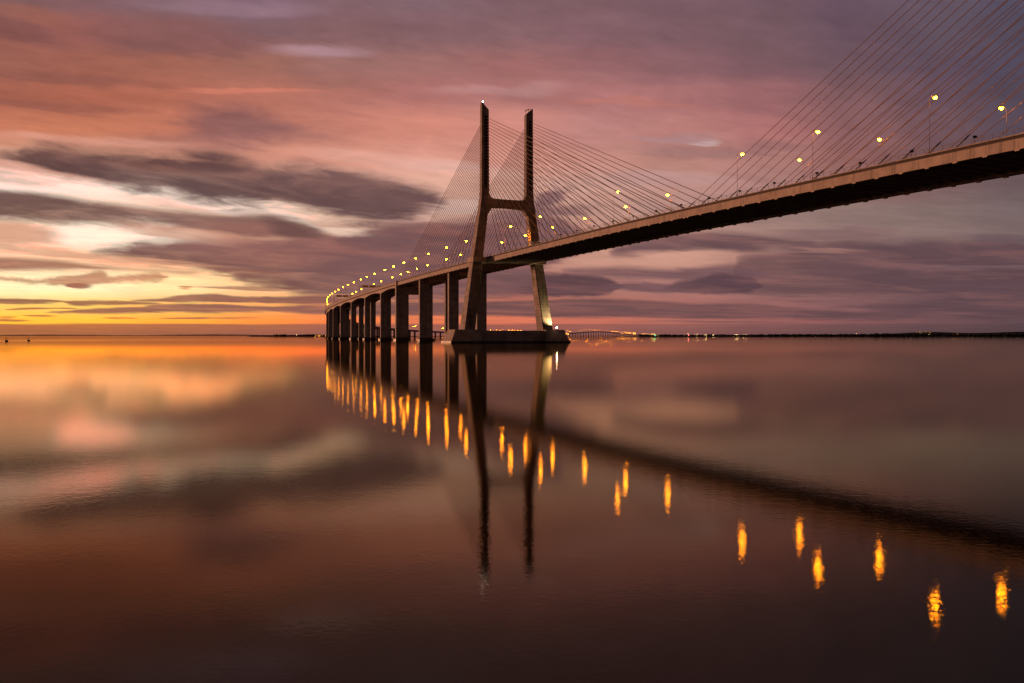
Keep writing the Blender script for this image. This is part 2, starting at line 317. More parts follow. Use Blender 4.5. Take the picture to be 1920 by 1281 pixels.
m_stay.node_tree.nodes['Principled BSDF'].inputs['Specular IOR Level'].default_value = 0.0
m_pipe = plain('anchor_pipe_steel', (48, 40, 38), .5)
m_steel = plain('galvanised_steel', (122, 104, 92), .6, .0)
m_dark = plain('dark_metal', (46, 42, 40), .5, .3)
m_sod = glow('sodium_bulb', (1.0, 0.28, 0.003), 270)
m_sod_far = glow('sodium_bulb_low', (1.0, 0.33, 0.004), 80)
m_white = glow('white_lamp', (1.0, 0.9, 0.8), 28)
m_flood = glow('flood_lens', (1.0, 0.82, 0.5), 80)
m_sign = plain('sign_board', (214, 176, 60), .5)  # glow of the street lamps on the boards is put into this yellow

# ------------------------------------------------------------------ mesh helper
class MB:
    def __init__(s): s.v = []; s.f = []; s.m = []
    def poly(s, pts, faces, mi=0):
        b = len(s.v); s.v += [tuple(p) for p in pts]; s.f += [tuple(b + i for i in f) for f in faces]; s.m += [mi] * len(faces)
    def hexa(s, bot, top, mi=0):        # two rings of n points
        n = len(bot); fs = [tuple(reversed(range(n))), tuple(range(n, 2 * n))]
        fs += [(i, (i + 1) % n, n + (i + 1) % n, n + i) for i in range(n)]
        s.poly(list(bot) + list(top), fs, mi)
    def rings(s, rings, mi=0, closed=False, cap=True):
        n = len(rings[0]); b = [p for r in rings for p in r]; fs = []
        for k in range(len(rings) - 1):
            for i in range(n):
                j = (i + 1) % n
                fs.append((k * n + i, k * n + j, (k + 1) * n + j, (k + 1) * n + i))
        if cap: fs += [tuple(reversed(range(n))), tuple(range((len(rings) - 1) * n, len(rings) * n))]
        s.poly(b, fs, mi)
    def box(s, c, ax, ay, az, hx, hy, hz, mi=0):
        c = Vector(c); ax, ay, az = Vector(ax), Vector(ay), Vector(az)
        p = lambda i, j, k: c + ax * hx * i + ay * hy * j + az * hz * k
        s.hexa([p(-1, -1, -1), p(1, -1, -1), p(1, 1, -1), p(-1, 1, -1)], [p(-1, -1, 1), p(1, -1, 1), p(1, 1, 1), p(-1, 1, 1)], mi)
    def bar(s, a, b, r0, r1=None, n=8, mi=0):
        a, b = Vector(a), Vector(b); r1 = r0 if r1 is None else r1
        d = (b - a).normalized(); u = d.orthogonal().normalized(); w = d.cross(u)
        rg = lambda c, r: [c + (u * math.cos(2 * math.pi * i / n) + w * math.sin(2 * math.pi * i / n)) * r for i in range(n)]
        s.hexa(rg(a, r0), rg(b, r1), mi)
    def build(s, name, mats, parent=None, smooth=False, origin=None):
        me = bpy.data.meshes.new(name)
        vs = s.v
        if origin is not None: vs = [tuple(Vector(v) - Vector(origin)) for v in vs]
        me.from_pydata(vs, [], s.f)
        for m in (mats if isinstance(mats, (list, tuple)) else [mats]): me.materials.append(m)
        me.polygons.foreach_set('material_index', s.m)
        if smooth: me.polygons.foreach_set('use_smooth', [True] * len(s.f))
        me.update()
        import bmesh
        bm = bmesh.new(); bm.from_mesh(me); bmesh.ops.recalc_face_normals(bm, faces=bm.faces); bm.to_mesh(me); bm.free()
        o = bpy.data.objects.new(name, me); col.objects.link(o)
        if origin is not None: o.location = origin
        if parent is not None: o.parent = parent
        return o
def tag(o, label=None, cat=None, group=None, kind=None):
    if label: o['label'] = label
    if cat: o['category'] = cat
    if group: o['group'] = group
    if kind: o['kind'] = kind
    return o
def empty(name, loc=(0, 0, 0), rz=0):
    o = bpy.data.objects.new(name, None); col.objects.link(o); o.location = loc; o.rotation_euler = (0, 0, rz); return o
ZUP = Vector((0, 0, 1))

# ------------------------------------------------------------------ alignment of the crossing
PX, PY, TH = -3.24, 501.86, 0.405786
D3 = Vector((math.sin(TH), -math.cos(TH), 0)); N3 = Vector((math.cos(TH), math.sin(TH), 0))
def at(s, l, z):                 # straight stayed part: s toward the main span, l across (negative = viewer's side)
    return Vector((PX, PY, 0)) + D3 * s + N3 * l + ZUP * z
# curved part behind the tower, t = -s
ts = np.arange(0, 9000, 2.0)
kap = np.interp(ts, [0, 398, 399, 623, 723, 2600, 3000, 4500, 5000, 9000], [0, 0, 6.1956e-4, 6.1956e-4, 1.8598e-4, 1.8598e-4, 8.268e-5, 8.268e-5, 2.1043e-5, 2.1043e-5])
phi = TH - np.concatenate([[0], np.cumsum(kap[:-1] * 2)])
cX = PX + np.concatenate([[0], np.cumsum(-np.sin(phi[:-1]) * 2)]); cY = PY + np.concatenate([[0], np.cumsum(np.cos(phi[:-1]) * 2)])
def smooth_profile(xs, zs, step=10, win=9):
    g = np.arange(xs[0], xs[-1] + 1, step); z = np.interp(g, xs, zs)
    k = np.hanning(win + 2)[1:-1]; k /= k.sum(); zp = np.pad(z, win // 2, mode='edge')
    return g, np.convolve(zp, k, 'valid')
PG, PZ = smooth_profile([-460, -420, -340, -315, -275, -239, -157, -120, -35, 40, 124, 203, 255, 325, 392, 452, 513, 565, 650, 800, 1000, 1580, 2400, 3090, 4000, 5300, 5700, 6200, 6600, 7000, 7500, 8000, 9000],
                        [44, 44.6, 46.4, 46.8, 47.4, 47.9, 48.7, 48.6, 48.4, 48.0, 47.4, 46.2, 45.2, 43.7, 41.8, 40.0, 38.4, 37.4, 36.2, 35.2, 34.0, 27.0, 20.5, 15.3, 15.5, 14.5, 17, 29, 35, 29, 15, 10, 9])
def dz(t): return float(np.interp(t, PG, PZ)) + EYE          # top of the fascia above the water
def cv(t, l, z):
    if t <= 0: return at(-t, l, z)
    p = float(np.interp(t, ts, phi))
    return Vector((float(np.interp(t, ts, cX)) + math.cos(p) * l, float(np.interp(t, ts, cY)) + math.sin(p) * l, z))
def dirs(t):
    p = TH if t <= 0 else float(np.interp(t, ts, phi))
    return Vector((math.sin(p), -math.cos(p), 0)), Vector((math.cos(p), math.sin(p), 0))
JOINT = 205.5                   # where the stayed bridge meets the viaduct
S_END = 400.0

# ------------------------------------------------------------------ cable-stayed bridge
bridge = tag(empty('cable_stayed_bridge', at(0, 0, 0)), 'long concrete cable-stayed bridge with a tall two-legged tower and fans of thin stays', 'bridge')
def sub(o):
    """keep world placement while parenting under an unrotated parent"""
    return o
def child(mb, name, mats, parent, smooth=False):
    # parent chain is unrotated, so offsets are plain differences
    w = Vector((0, 0, 0)); q = parent
    while q is not None: w += Vector(q.location); q = q.parent
    mb2 = MB(); mb2.v = [tuple(Vector(v) - w) for v in mb.v]; mb2.f = mb.f; mb2.m = mb.m
    return mb2.build(name, mats, parent, smooth)

def profile_sweep(mb, tlist, prof, mi, closed=True):
    """prof(t) -> list of (l, z below/above fascia top)"""
    rs = []
    for t in tlist:
        rs.append([cv(t, l, dz(t) + z) for l, z in prof(t)])
    mb.rings(rs, mi)

tl = list(np.arange(-S_END, JOINT + 1, 8.0)); tl[-1] = JOINT
deck = MB()
profile_sweep(deck, tl, lambda t: [(-13.6, -0.75), (13.6, -0.75), (13.6, -1.15), (-13.6, -1.15)], 2)        # road slab
for sgn in (-1, 1):
    P4 = lambda pts: [(sgn * a, b) for a, b in pts]
    profile_sweep(deck, tl, lambda t: P4([(13.6, -0.3), (15.45, -0.3), (15.45, 0), (13.6, 0)]), 0)              # coping
    profile_sweep(deck, tl, lambda t: P4([(13.6, -1.05), (15.0, -1.05), (15.0, -0.3), (13.6, -0.3)]), 3)           # recessed strip, its shade put into the dark colour
    profile_sweep(deck, tl, lambda t: P4([(13.5, -3.45), (15.32, -3.55), (15.3, -1.05), (13.5, -1.05)]), 0)       # edge beam
g = 4.43
k = -S_END + 2
while k < JOINT - 2:
    ax, ay = dirs(k)
    z = dz(k)
    deck.box(cv(k, 0, z - 2.05), ay, ax, ZUP, 13.45, 0.22, 0.9, 1)                         # cross girders
    k += g
profile_sweep(deck, tl, lambda t: [(-5.0, -2.3), (-4.7, -2.3), (-4.7, -1.15), (-5.0, -1.15)], 1)
profile_sweep(deck, tl, lambda t: [(4.7, -2.3), (5.0, -2.3), (5.0, -1.15), (4.7, -1.15)], 1)
stay_s = [25.6 + 7.97 * i for i in range(24)]
for s in stay_s + [-v for v in stay_s if v < 203] + [420 - v for v in stay_s if 420 - v < S_END]:
    for sgn in (-1, 1):
        deck.box(cv(-s, sgn * 14.9, dz(-s) - 3.66), D3, N3, ZUP, 0.6, 0.42, 0.2, 1)
o_deck = child(deck, 'deck', [m_fascia, m_under, m_asph, m_strip_shade], bridge)

def railing(parent, t0, t1, l, step, h=1.2, r=0.05):
    mb = MB(); t = t0; prev = None
    while t <= t1:
        a = cv(t, l, dz(t)); b = a + ZUP * h
        mb.bar(a, b, r * 1.15, n=4)
        if prev is not None:
            mb.bar(prev, b, r * 1.3, n=4)
            mb.bar(prev - ZUP * h * .5, b - ZUP * h * .5, r * .8, n=4)
        prev = b; t += step
    return child(mb, 'railing', m_steel, parent)
for l in (-15.2, 15.2): railing(o_deck, -S_END + 1, JOINT, l, 2.66)
md = MB(); profile_sweep(md, tl, lambda t: [(-.3, -0.75), (.3, -0.75), (.12, 0.1), (-.12, 0.1)], 0)
child(md, 'median_barrier', m_fascia, o_deck)

# --- tower
def leg_at(z):                      # lateral centre, width across, depth along
    pts = [(0, 27.4, 7.0, 11.2), (7.5, 26.4, 6.8, 10.4), (48.5, 20.7, 6.2, 7.0), (80, 16.3, 5.4, 5.6), (88, 15.3, 5.1, 5.0), (94, 15.0, 4.9, 4.6), (126, 15.0, 4.7, 4.1), (148.5, 15.0, 4.6, 3.9)]
    zz = [p[0] for p in pts]
    return [float(np.interp(z, zz, [p[i] for p in pts])) for i in (1, 2, 3)]
tower = MB()
for sgn in (-1, 1):
    def ring(z, top=False):
        c, a, b = leg_at(z); ch = 0.45
        # octagon-like outline with chamfered corners; top is cut at a slant, high outside
        out = []
        for (x, y) in ((-a/2+ch, -b/2), (a/2-ch, -b/2), (a/2, -b/2+ch), (a/2, b/2-ch), (a/2-ch, b/2), (-a/2+ch, b/2), (-a/2, b/2-ch), (-a/2, -b/2+ch)):
            zz = z
            if top: zz = 148.0 - 4.4 * (0.5 + x / a * -1.0 * (1)) if sgn > 0 else 148.0 - 4.4 * (0.5 + x / a)
            out.append(at(y, sgn * c + x, zz))
        return out
    tower.rings([ring(z) for z in (6, 20, 34, 48.5, 62, 76, 80, 84, 88, 91, 94, 108, 118, 138)] + [ring(146, True)], 0)
# cross beam with haunched corners
def beam_zs(l):
    q = min(1.0, abs(l) / 12.6)
    lo = 83.2 + 0.7 * (1 - q * q) - (3.2 * max(0, (q - .78) / .22) ** 2.2)
    hi = 89.3 - 0.3 * (1 - q * q) + (3.4 * max(0, (q - .80) / .20) ** 2.4)
    return lo, hi
rs = []
for l in np.linspace(-13.4, 13.4, 45):
    lo, hi = beam_zs(l); b = 2.1
    rs.append([at(-b, l, lo), at(b, l, lo), at(b, l, hi), at(-b, l, hi)])
tower.rings(rs, 0)
# dark plates painting the shade of the anchor slots, with lips, on both faces
for sgn in (-1, 1):
    for face in (1, -1):
        for i in range(24):
            z = 96.0 + 1.85 * i
            c, a, b = leg_at(z)
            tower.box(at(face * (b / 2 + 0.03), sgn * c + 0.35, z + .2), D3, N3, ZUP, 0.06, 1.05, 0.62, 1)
            tower.box(at(face * (b / 2 + 0.22), sgn * c + 0.35, z + 0.98), D3, N3, ZUP, 0.32, 1.15, 0.16, 0)
        zm = 118; c, a, b = leg_at(zm)
o_tower = child(tower, 'pylon', [m_conc, m_slot_shade], bridge)
# collars that carry the deck beside each leg
for sgn in (-1, 1):
    mb = MB(); z1 = dz(0) - 0.25; z0 = dz(0) - 3.3
    bot = [at(5.6, sgn * 14.0, z0), at(5.6, sgn * 24.6, z0), at(-5.6, sgn * 24.6, z0), at(-5.6, sgn * 14.0, z0)]
    mb.hexa(bot, [p + ZUP * (z1 - z0) for p in bot], 0)
    child(mb, 'collar', m_fascia, o_tower)
# footing
ft = MB()
ft.hexa([at(-6.5, -30, 0.9), at(6.5, -30, 0.9), at(6.5, 30, 0.9), at(-6.5, 30, 0.9)], [at(-5.5, -30, 7.4), at(5.5, -30, 7.4), at(5.5, 30, 7.4), at(-5.5, 30, 7.4)], 0)
for sgn in (-1, 1):
    ft.hexa([at(-13, sgn * 21, .9), at(13, sgn * 21, .9), at(9, sgn * 39.5, .9), at(-9, sgn * 39.5, .9)], [at(-10, sgn * 22.5, 7.9), at(10, sgn * 22.5, 7.9), at(7, sgn * 36.6, 7.9), at(-7, sgn * 36.6, 7.9)], 0)
wet = MB()
wet.hexa([at(-7.2, -30, -4), at(7.2, -30, -4), at(7.2, 30, -4), at(-7.2, 30, -4)], [at(-7, -30, 0.9), at(7, -30, 0.9), at(7, 30, 0.9), at(-7, 30, 0.9)], 0)
for sgn in (-1, 1):
    wet.hexa([at(-13.6, sgn * 20.5, -4), at(13.6, sgn * 20.5, -4), at(9.4, sgn * 40.2, -4), at(-9.4, sgn * 40.2, -4)], [at(-13.4, sgn * 20.6, .95), at(13.4, sgn * 20.6, .95), at(9.3, sgn * 40, .95), at(-9.3, sgn * 40, .95)], 0)
o_foot = child(ft, 'footing', m_foot, o_tower)
child(wet, 'tide_band', m_wet, o_tower)
# antennas on the slanting top of the far leg
an = MB()
for x, h in ((-2.0, 2.6), (-0.3, 1.8), (1.3, 1.5)):
    z = 148 - 4.4 * (.5 - x / 4.6)
    an.bar(at(0, 15 + x, z - .3), at(0, 15 + x, z + h), .12, .08, 6)
an.box(at(0, 13.0, 148.1 - 4.4 * .93 + 2.5), D3, N3, ZUP, .4, .5, .25); an.box(at(0, 14.7, 148.1 - 4.4 * .56 + 1.7), D3, N3, ZUP, .5, .7, .2)
child(an, 'antenna', m_dark, o_tower)
tip = MB(); zt = 148.0
tip.bar(at(0.9, -16.4, zt - .6), at(0.9, -16.4, zt + .3), .35, .35, 8, 0)
for i in range(6):
    pass
tip.bar(at(0.9, -16.4, zt + .3), at(0.9, -16.4, zt + .95), .42, .3, 10, 1)
child(tip, 'warning_light', [m_dark, m_white], o_tower)

# --- stays
def stay(parent, s_top, z_top, s_deck, l_top, l_deck, r=0.15, pipe=True):
    a = at(s_top, l_top, z_top); b = at(s_deck, l_deck, dz(-s_deck) - .1)
    org = b.copy(); mb = MB(); mb.bar(b - org, a - org, r, r, 6)
    w = Vector(parent.location)
    o = mb.build('stay_cable', m_stay, parent, smooth=True); o.location = org - w
    if pipe:
        u = (a - b).normalized()
        p = MB(); p.bar(-u * .5, u * 4.2, r * 1.75, r * 1.6, 8); p.bar(u * 4.2, u * 4.8, r * 1.6, r * 1.05, 8)
        p.build('anchor_pipe', m_pipe, o, smooth=True)
    return o
for i in range(24):
    zt = 96.3 + 1.85 * i; b2 = leg_at(zt)[2] / 2 - .1
    for sgn in (-1, 1):
        lt = sgn * 15 + .35
        stay(bridge, b2, zt, stay_s[i], lt, sgn * 15.0, pipe=(sgn < 0))
        stay(bridge, -b2, zt, -min(stay_s[i], 25.6 + 7.62 * i), lt, sgn * 15.0, pipe=False)
for i in range(9, 24):                       # fans of the second tower, which stands beyond the frame
    zt = 96.3 + 1.85 * i
    for sgn in (-1, 1):
        if 420 - stay_s[i] > 352 + (14 if sgn > 0 else 0): continue
        stay(bridge, 418, zt, 420 - stay_s[i], sgn * 15 + .35, sgn * 15.0, r=.11, pipe=True)

# --- side-span piers
def column(parent, t, l0, l1, dep, z0, z1, mat_=None, name='pier_column'):
    ax, ay = dirs(t); mb = MB(); ch = 0.5; c = (l0 + l1) / 2; a = l1 - l0
    def ring(z, k=1.0):
        return [cv(t, 0, z) + ay * (c + x * k) + ax * y * k for x, y in ((-a/2+ch, -dep/2), (a/2-ch, -dep/2), (a/2, -dep/2+ch), (a/2, dep/2-ch), (a/2-ch, dep/2), (-a/2+ch, dep/2), (-a/2, dep/2-ch), (-a/2, -dep/2+ch))]
    mb.rings([ring(z) for z in np.linspace(z0, z1, 6)], 0)
    return child(mb, name, mat_ or m_pier, parent)
def cap(parent, t, l0, l1, dep, h=1.6):
    ax, ay = dirs(t); mb = MB()
    mb.box(cv(t, 0, (h - 4) / 2) + ay * (l0 + l1) / 2, ay, ax, ZUP, (l1 - l0) / 2, dep / 2, (h + 4) / 2)
    return child(mb, 'pile_cap', m_wet, parent)
for t in (72.0, 142.6):
    for sgn in (-1, 1):
        c = column(bridge, t, *sorted((sgn * 6.9, sgn * 14.2)), 3.6, 1.1, dz(t) - 1.2)
        cap(c, t, *sorted((sgn * 6.2, sgn * 14.9)), 6.0, 1.2)

# ------------------------------------------------------------------ approach viaduct
via = tag(empty('approach_viaduct', cv(JOINT, 0, 0)), 'concrete road viaduct on twin rectangular columns curving away behind the bridge', 'viaduct')
SP = 64.9
vt = [JOINT + .6 + (x) for x in np.arange(0, 1000, SP / 8)] + list(np.arange(JOINT + 1010, 8700, 20.0))
def fasc(sgn): return lambda t: [(sgn * 13.5, -2.4), (sgn * 15.3, -2.4), (sgn * 15.3, -.45), (sgn * 15.5, -.45), (sgn * 15.5, 0), (sgn * 13.6, 0)]
vd = MB()
for sgn in (-1, 1): profile_sweep(vd, vt, fasc(sgn), 0)
profile_sweep(vd, vt, lambda t: [(-13.6, -.75), (13.6, -.75), (13.6, -1.3), (-13.6, -1.3)], 2)
def box_depth(t):
    if t > 1250: return -5.6
    u = ((t - JOINT - .6) / SP) % 1.0
    return -4.0 - 2.2 * (2 * u - 1) ** 2
for sgn in (-1, 1):
    profile_sweep(vd, vt, lambda t: [(sgn * 7.6, box_depth(t)), (sgn * 13.0, box_depth(t)), (sgn * 13.7, -2.45), (sgn * 13.7, -1.3), (sgn * 7.0, -1.3)], 1)
o_vd = child(vd, 'deck', [m_fascia, m_under, m_asph], via)
for l in (-15.2, 15.2): railing(o_vd, JOINT + 1, 900, l, 3.2)
# joint pier: columns rise beside the deck, tied by a deep cross beam
for sgn in (-1, 1):
    column(via, JOINT, *sorted((sgn * 9.6, sgn * 16.3)), 4.2, 1.1, dz(JOINT) - 3.6)
    column(via, JOINT, *sorted((sgn * 15.55, sgn * 16.3)), 4.2, dz(JOINT) - 3.6, dz(JOINT) + .7, name='pier_head')
    cap(via, JOINT, *sorted((sgn * 8.0, sgn * 17.2)), 8)
cb = MB(); cb.box(cv(JOINT, 0, dz(JOINT) - 7.9), dirs(JOINT)[1], dirs(JOINT)[0], ZUP, 9.6, 1.7, 3.3); child(cb, 'cross_beam', m_under, via)
for i in range(1, 14):
    t = JOINT + SP * i
    for sgn in (-1, 1):
        c = column(via, t, *sorted((sgn * 7.9, sgn * 13.4)), 3.4, 1.1, dz(t) - 5.6)
        cap(c, t, *sorted((sgn * 6.8, sgn * 14.6)), 7, 1.4)
t = JOINT + SP * 14
while t < 8650:
    mb = MB(); ax, ay = dirs(t)
    for sgn in (-1, 1): mb.box(cv(t, sgn * 10.4, (dz(t) - 5.4) / 2 - 1), ay, ax, ZUP, 2.6, 1.6, (dz(t) - 5.4) / 2 + 1)
    mb.box(cv(t, 0, 0), ay, ax, ZUP, 14.2, 2.6, 1.2, 1)
    child(mb, 'pier', [m_pier, m_wet], via); t += 82.0

# ------------------------------------------------------------------ street lamps
ORD = ['first', 'second', 'third', 'fourth', 'fifth', 'sixth', 'seventh', 'eighth', 'ninth', 'tenth', 'eleventh', 'twelfth', 'thirteenth', 'fourteenth', 'fifteenth', 'sixteenth', 'seventeenth', 'eighteenth', 'nineteenth', 'twentieth']
HL = 14.9
def lamp_parts():
    po = MB(); po.bar((0, 0, 0), (0, 0, HL - .6), .06, .045, 8); po.bar((0, 0, 0), (0, 0, .8), .22, .2, 8)
    ar = MB()
    pts = [Vector((0, 0, HL - .6)), Vector((.25, 0, HL - .05)), Vector((.9, 0, HL + .22)), Vector((1.7, 0, HL + .25))]
    for a, b in zip(pts[:-1], pts[1:]): ar.bar(a, b, .075, .07, 6)
    la = MB(); la.rings([[Vector((1.5 + x * k, y * k, HL + z)) for x, y in ((0, -.18), (1.1, -.44), (1.3, 0), (1.1, .44), (0, .18), (-.1, 0))] for k, z in ((1, .12), (1, .22), (.8, .36))], 0)
    bu = MB()
    n = 6
    def rr(r, z): return [Vector((2.05 + r * 1.45 * math.cos(2 * math.pi * i / n), r * math.sin(2 * math.pi * i / n), HL + z)) for i in range(n)]
    bu.rings([rr(.42, .115), rr(.43, -.20), rr(.16, -.48)], 0)
    return po, ar, la, bu
po, ar, la, bu = lamp_parts()
proto = {}
def street_lamp(t, side, label, group, l=None, low=False):
    z = dz(t) - (0.35 if t < 0 else .0); l = 14.55 if l is None else l
    ax, ay = dirs(t)
    p = cv(t, side * l, dz(t) - .02)
    rz = math.atan2(-ay.y * side, -ay.x * side)
    root = tag(empty('street_lamp', p, rz), label, 'street lamp', group)
    if not proto:
        proto['pole'] = po.build('pole', m_steel, root, True); proto['arm'] = ar.build('arm', m_steel, proto['pole'], True)
        proto['lantern'] = la.build('lantern', m_dark, root); proto['bulb'] = bu.build('bulb', m_sod, proto['lantern'], True)
        global bulb_low
        bulb_low = proto['bulb'].data.copy(); bulb_low.materials[0] = m_sod_far
    else:
        def cp(k, par):
            c = proto[k].copy(); col.objects.link(c); c.parent = par
            if k == 'bulb' and low: c.data = bulb_low
            return c
        q = cp('pole', root); cp('arm', q); q = cp('lantern', root); cp('bulb', q)
    return root
near_main = [35.2, 75.9, 155.6, 239.0, 274.2, 314.9]
far_main = [0.5, 39.3, 79.1, 121.2, 157.3, 239.6, 274.6, 315.1]
GN, GF = "street lamps along the viewer's edge of the crossing", 'street lamps along the far edge of the crossing'
for i, s in enumerate(near_main): street_lamp(-s, -1, f"street lamp on the viewer's edge of the main span, {ORD[i]} from the tower", GN)
for i, s in enumerate(far_main):
    street_lamp(-s, 1, 'street lamp lighting the foot of the far tower leg yellow' if i == 0 else f'street lamp on the far edge of the main span, {ORD[i-1]} past the tower leg', GF)
near_back = [40.2, 80.4, 123.9, 157.6, 193.3, 226, 257, 296, 330, 357, 390, 421, 452, 484, 516, 548, 584, 622, 664]
far_back = [38, 121.2, 155.8, 206.3, 238.6, 269, 293, 326, 372, 404, 441, 474, 513, 548]
for i, t in enumerate(near_back): street_lamp(t, -1, f"street lamp on the viewer's edge behind the tower, {ORD[i]} away from it", GN, low=t > 320)
for i, t in enumerate(far_back): street_lamp(t, 1, f'street lamp on the far edge of the deck behind the tower, {ORD[i]} away from it', GF, low=t > 320)
# the distant stretch: too small to show parts
fl = MB(); fl.v = po.v + []; fl.f = list(po.f); fl.m = [0] * len(po.f)
for src, mi in ((ar, 0), (la, 0), (bu, 1)):
    b = len(fl.v); fl.v = fl.v + src.v; fl.f += [tuple(b + i for i in f) for f in src.f]; fl.m += [mi] * len(src.f)
fproto = None; fstrong = None
tt = [(t, -1) for t in (712, 766, 830, 910, 1000)]
tt += [(1590, -1), (1840, -1), (1925, 1), (2140, -1), (2215, 1), (2440, -1), (2510, 1), (2590, -1), (2960, 1), (3030, -1)]
tt += [(t, -1) for t in np.arange(3850, 5000, 62)] + [(t + 20, -1) for t in np.arange(5250, 8000, 75)]
for t, sd_ in tt:
    ax, ay = dirs(t); p = cv(t, sd_ * 14.55, dz(t)); rz = math.atan2(-ay.y * sd_, -ay.x * sd_)
    if fproto is None: fproto = o = fl.build('street_lamp', [m_steel, m_sod_far])
    elif t > 1500 and fstrong is None: fstrong = o = fl.build('street_lamp', [m_steel, m_sod])
    elif t > 1500: o = fstrong.copy(); col.objects.link(o)
    else: o = fproto.copy(); col.objects.link(o)
    o.location = p; o.rotation_euler = (0, 0, rz)
    if t < 1480: lb = "tiny street lamp on the viaduct's far bend, one of a close string of dots"
    elif t < 3100: lb = 'tiny street lamp on the low stretch of viaduct seen between the columns'
    elif t < 5100: lb = 'tiny street lamp dot in the line above the tower footing'
    else: lb = 'tiny street lamp dot on the distant hump of the viaduct'
    g_ = 'lamps on the far bend' if t < 1480 else 'lamps of the low viaduct between the columns' if t < 3100 else 'lamps above the tower footing' if t < 5100 else 'lamps over the distant hump'
    tag(o, lb, 'street lamp', g_)

# ------------------------------------------------------------------ sign gantries
def gantry(t, h, label):
    ax, ay = dirs(t); base = cv(t, -14.8, dz(t)); root = tag(empty('sign_gantry', base), label, 'sign gantry')
    b = MB()
    for k in (-14.8, 14.8): b.bar(cv(t, k, dz(t) - .2), cv(t, k, dz(t) + h + .6), .22, .18, 8)
    b.bar(cv(t, -14.8, dz(t) + h), cv(t, 14.8, dz(t) + h), .18, .18, 8); b.bar(cv(t, -14.8, dz(t) + h + 1.2), cv(t, 14.8, dz(t) + h + 1.2), .14, .14, 8)
    child(b, 'frame', m_steel, root)
    for k in (-9.0, -1.5, 6.5):
        p = MB(); p.box(cv(t, k, dz(t) + h + .7) + ax * .35, ay, ax, ZUP, 3.2, .08, 1.15); child(p, 'sign_board', m_sign, root)
gantry(352, 6.6, 'overhead sign gantry across the viaduct, the one closer to the tower')
gantry(505, 8.0, 'overhead sign gantry across the viaduct where it bends, farther from the tower')

# small dark fixtures on the railing of the main span
fx = MB(); fx.bar((0, 0, 0), (0, 0, 1.35), .05, .05, 6); fx.box((0, 0, 1.6), (1, 0, 0), (0, 1, 0), (0, 0, 1), .36, .22, .26); fx.bar((.3, 0, 1.6), (.55, 0, 1.5), .2, .26, 8)
fp = None
for i, s in enumerate([105, 122, 139, 156, 173, 190, 207, 224, 241, 258, 276.5, 293, 310, 328, 345.5]):
    if fp is None: fp = o = fx.build('floodlight', m_dark)
    else: o = fp.copy(); col.objects.link(o)
    o.location = at(s, -15.25, dz(-s)); o.rotation_euler = (0, 0, -TH)
    tag(o, f'small dark unlit lamp box on the bridge railing, {ORD[i]} from the tower', 'floodlight', 'small lamp boxes along the railing')

# floodlight washing the foot of the far leg
fl_root = tag(empty('floodlight', at(8.6, 30.6, 7.9)), 'bright white floodlight on the footing shining up the far tower leg', 'floodlight')
b = MB(); b.bar(at(8.6, 30.6, 7.85), at(8.6, 30.6, 9.0), .1, .1, 6); child(b, 'stand', m_dark, fl_root)
b = MB(); b.box(at(8.6, 30.6, 9.3), D3, N3, ZUP, .3, .55, .4); hd = child(b, 'housing', m_dark, fl_root)
b = MB(); b.box(at(8.93, 30.5, 9.35), D3, N3, ZUP, .03, .42, .3); child(b, 'lens', m_flood, hd)
ld = bpy.data.lights.new('flood_beam', 'SPOT'); lo = bpy.data.objects.new('flood_beam', ld); col.objects.link(lo)
src = at(8.2, 30.2, 9.8); aim = at(4.0, 24.9, 21)
lo.location = src; lo.rotation_euler = (aim - src).to_track_quat('-Z', 'Y').to_euler()
ld.energy = 30000; ld.color = (1.0, 0.78, 0.38); ld.spot_size = math.radians(96); ld.spot_blend = .9; ld.shadow_soft_size = .3
lo.parent = fl_root; lo.location = src - Vector(fl_root.location)

# ------------------------------------------------------------------ river
m, t, b = mat('river_water')
t.nodes.remove(b)
wg = nd(t, 'ShaderNodeBsdfGlossy', distribution='BECKMANN'); wg.inputs['Color'].default_value = (0.93, 0.81, 0.60, 1)
wd_ = nd(t, 'ShaderNodeBsdfDiffuse'); wd_.inputs['Color'].default_value = (0.008, 0.005, 0.004, 1)
wf = nd(t, 'ShaderNodeFresnel'); wf.inputs['IOR'].default_value = 1.333
wm = nd(t, 'ShaderNodeMixShader')
t.links.new(wf.outputs[0], wm.inputs[0]); t.links.new(wd_.outputs[0], wm.inputs[1]); t.links.new(wg.outputs[0], wm.inputs[2])
t.links.new(wm.outputs[0], t.nodes['Material Output'].inputs['Surface'])
tcn = nd(t, 'ShaderNodeTexCoord'); ob = tcn.outputs['Object']
sp = nd(t, 'ShaderNodeSeparateXYZ'); t.links.new(ob, sp.inputs[0])
# wind-ruffled water far out, in long streaks; glassy water close in
ly = M('LOGARITHM', M('MAXIMUM', M('ADD', sp.outputs[1], M('MULTIPLY', sp.outputs[0], 0.02, tree=t), tree=t), 5.0, tree=t), 2.718281828, tree=t)
bn = noise(comb(M('MULTIPLY', sp.outputs[0], 0.0010, tree=t), M('MULTIPLY', ly, 11.0, tree=t), 0.0, tree=t), 1.0, 4, 0.62, tree=t)
calm = maprange(ly, 4.7, 5.6, 0.0, 1.0, tree=t)                 # ripples die out with distance from the bank
lines = M('MULTIPLY', maprange(bn, 0.52, 0.70, 0.0, 1.0, tree=t), maprange(ly, 4.7, 5.5, 0.0, 1.0, tree=t), tree=t)     # long wind lines
rough = M('ADD', M('MULTIPLY_ADD', calm, -0.022, 0.064, tree=t), M('MULTIPLY', lines, 0.075, tree=t), tree=t)
t.links.new(rough, wg.inputs['Roughness'])
n1 = noise(ob, 7.0, 3, 0.55, tree=t)
n3 = noise(ob, 2.0, 3, 0.55, tree=t)
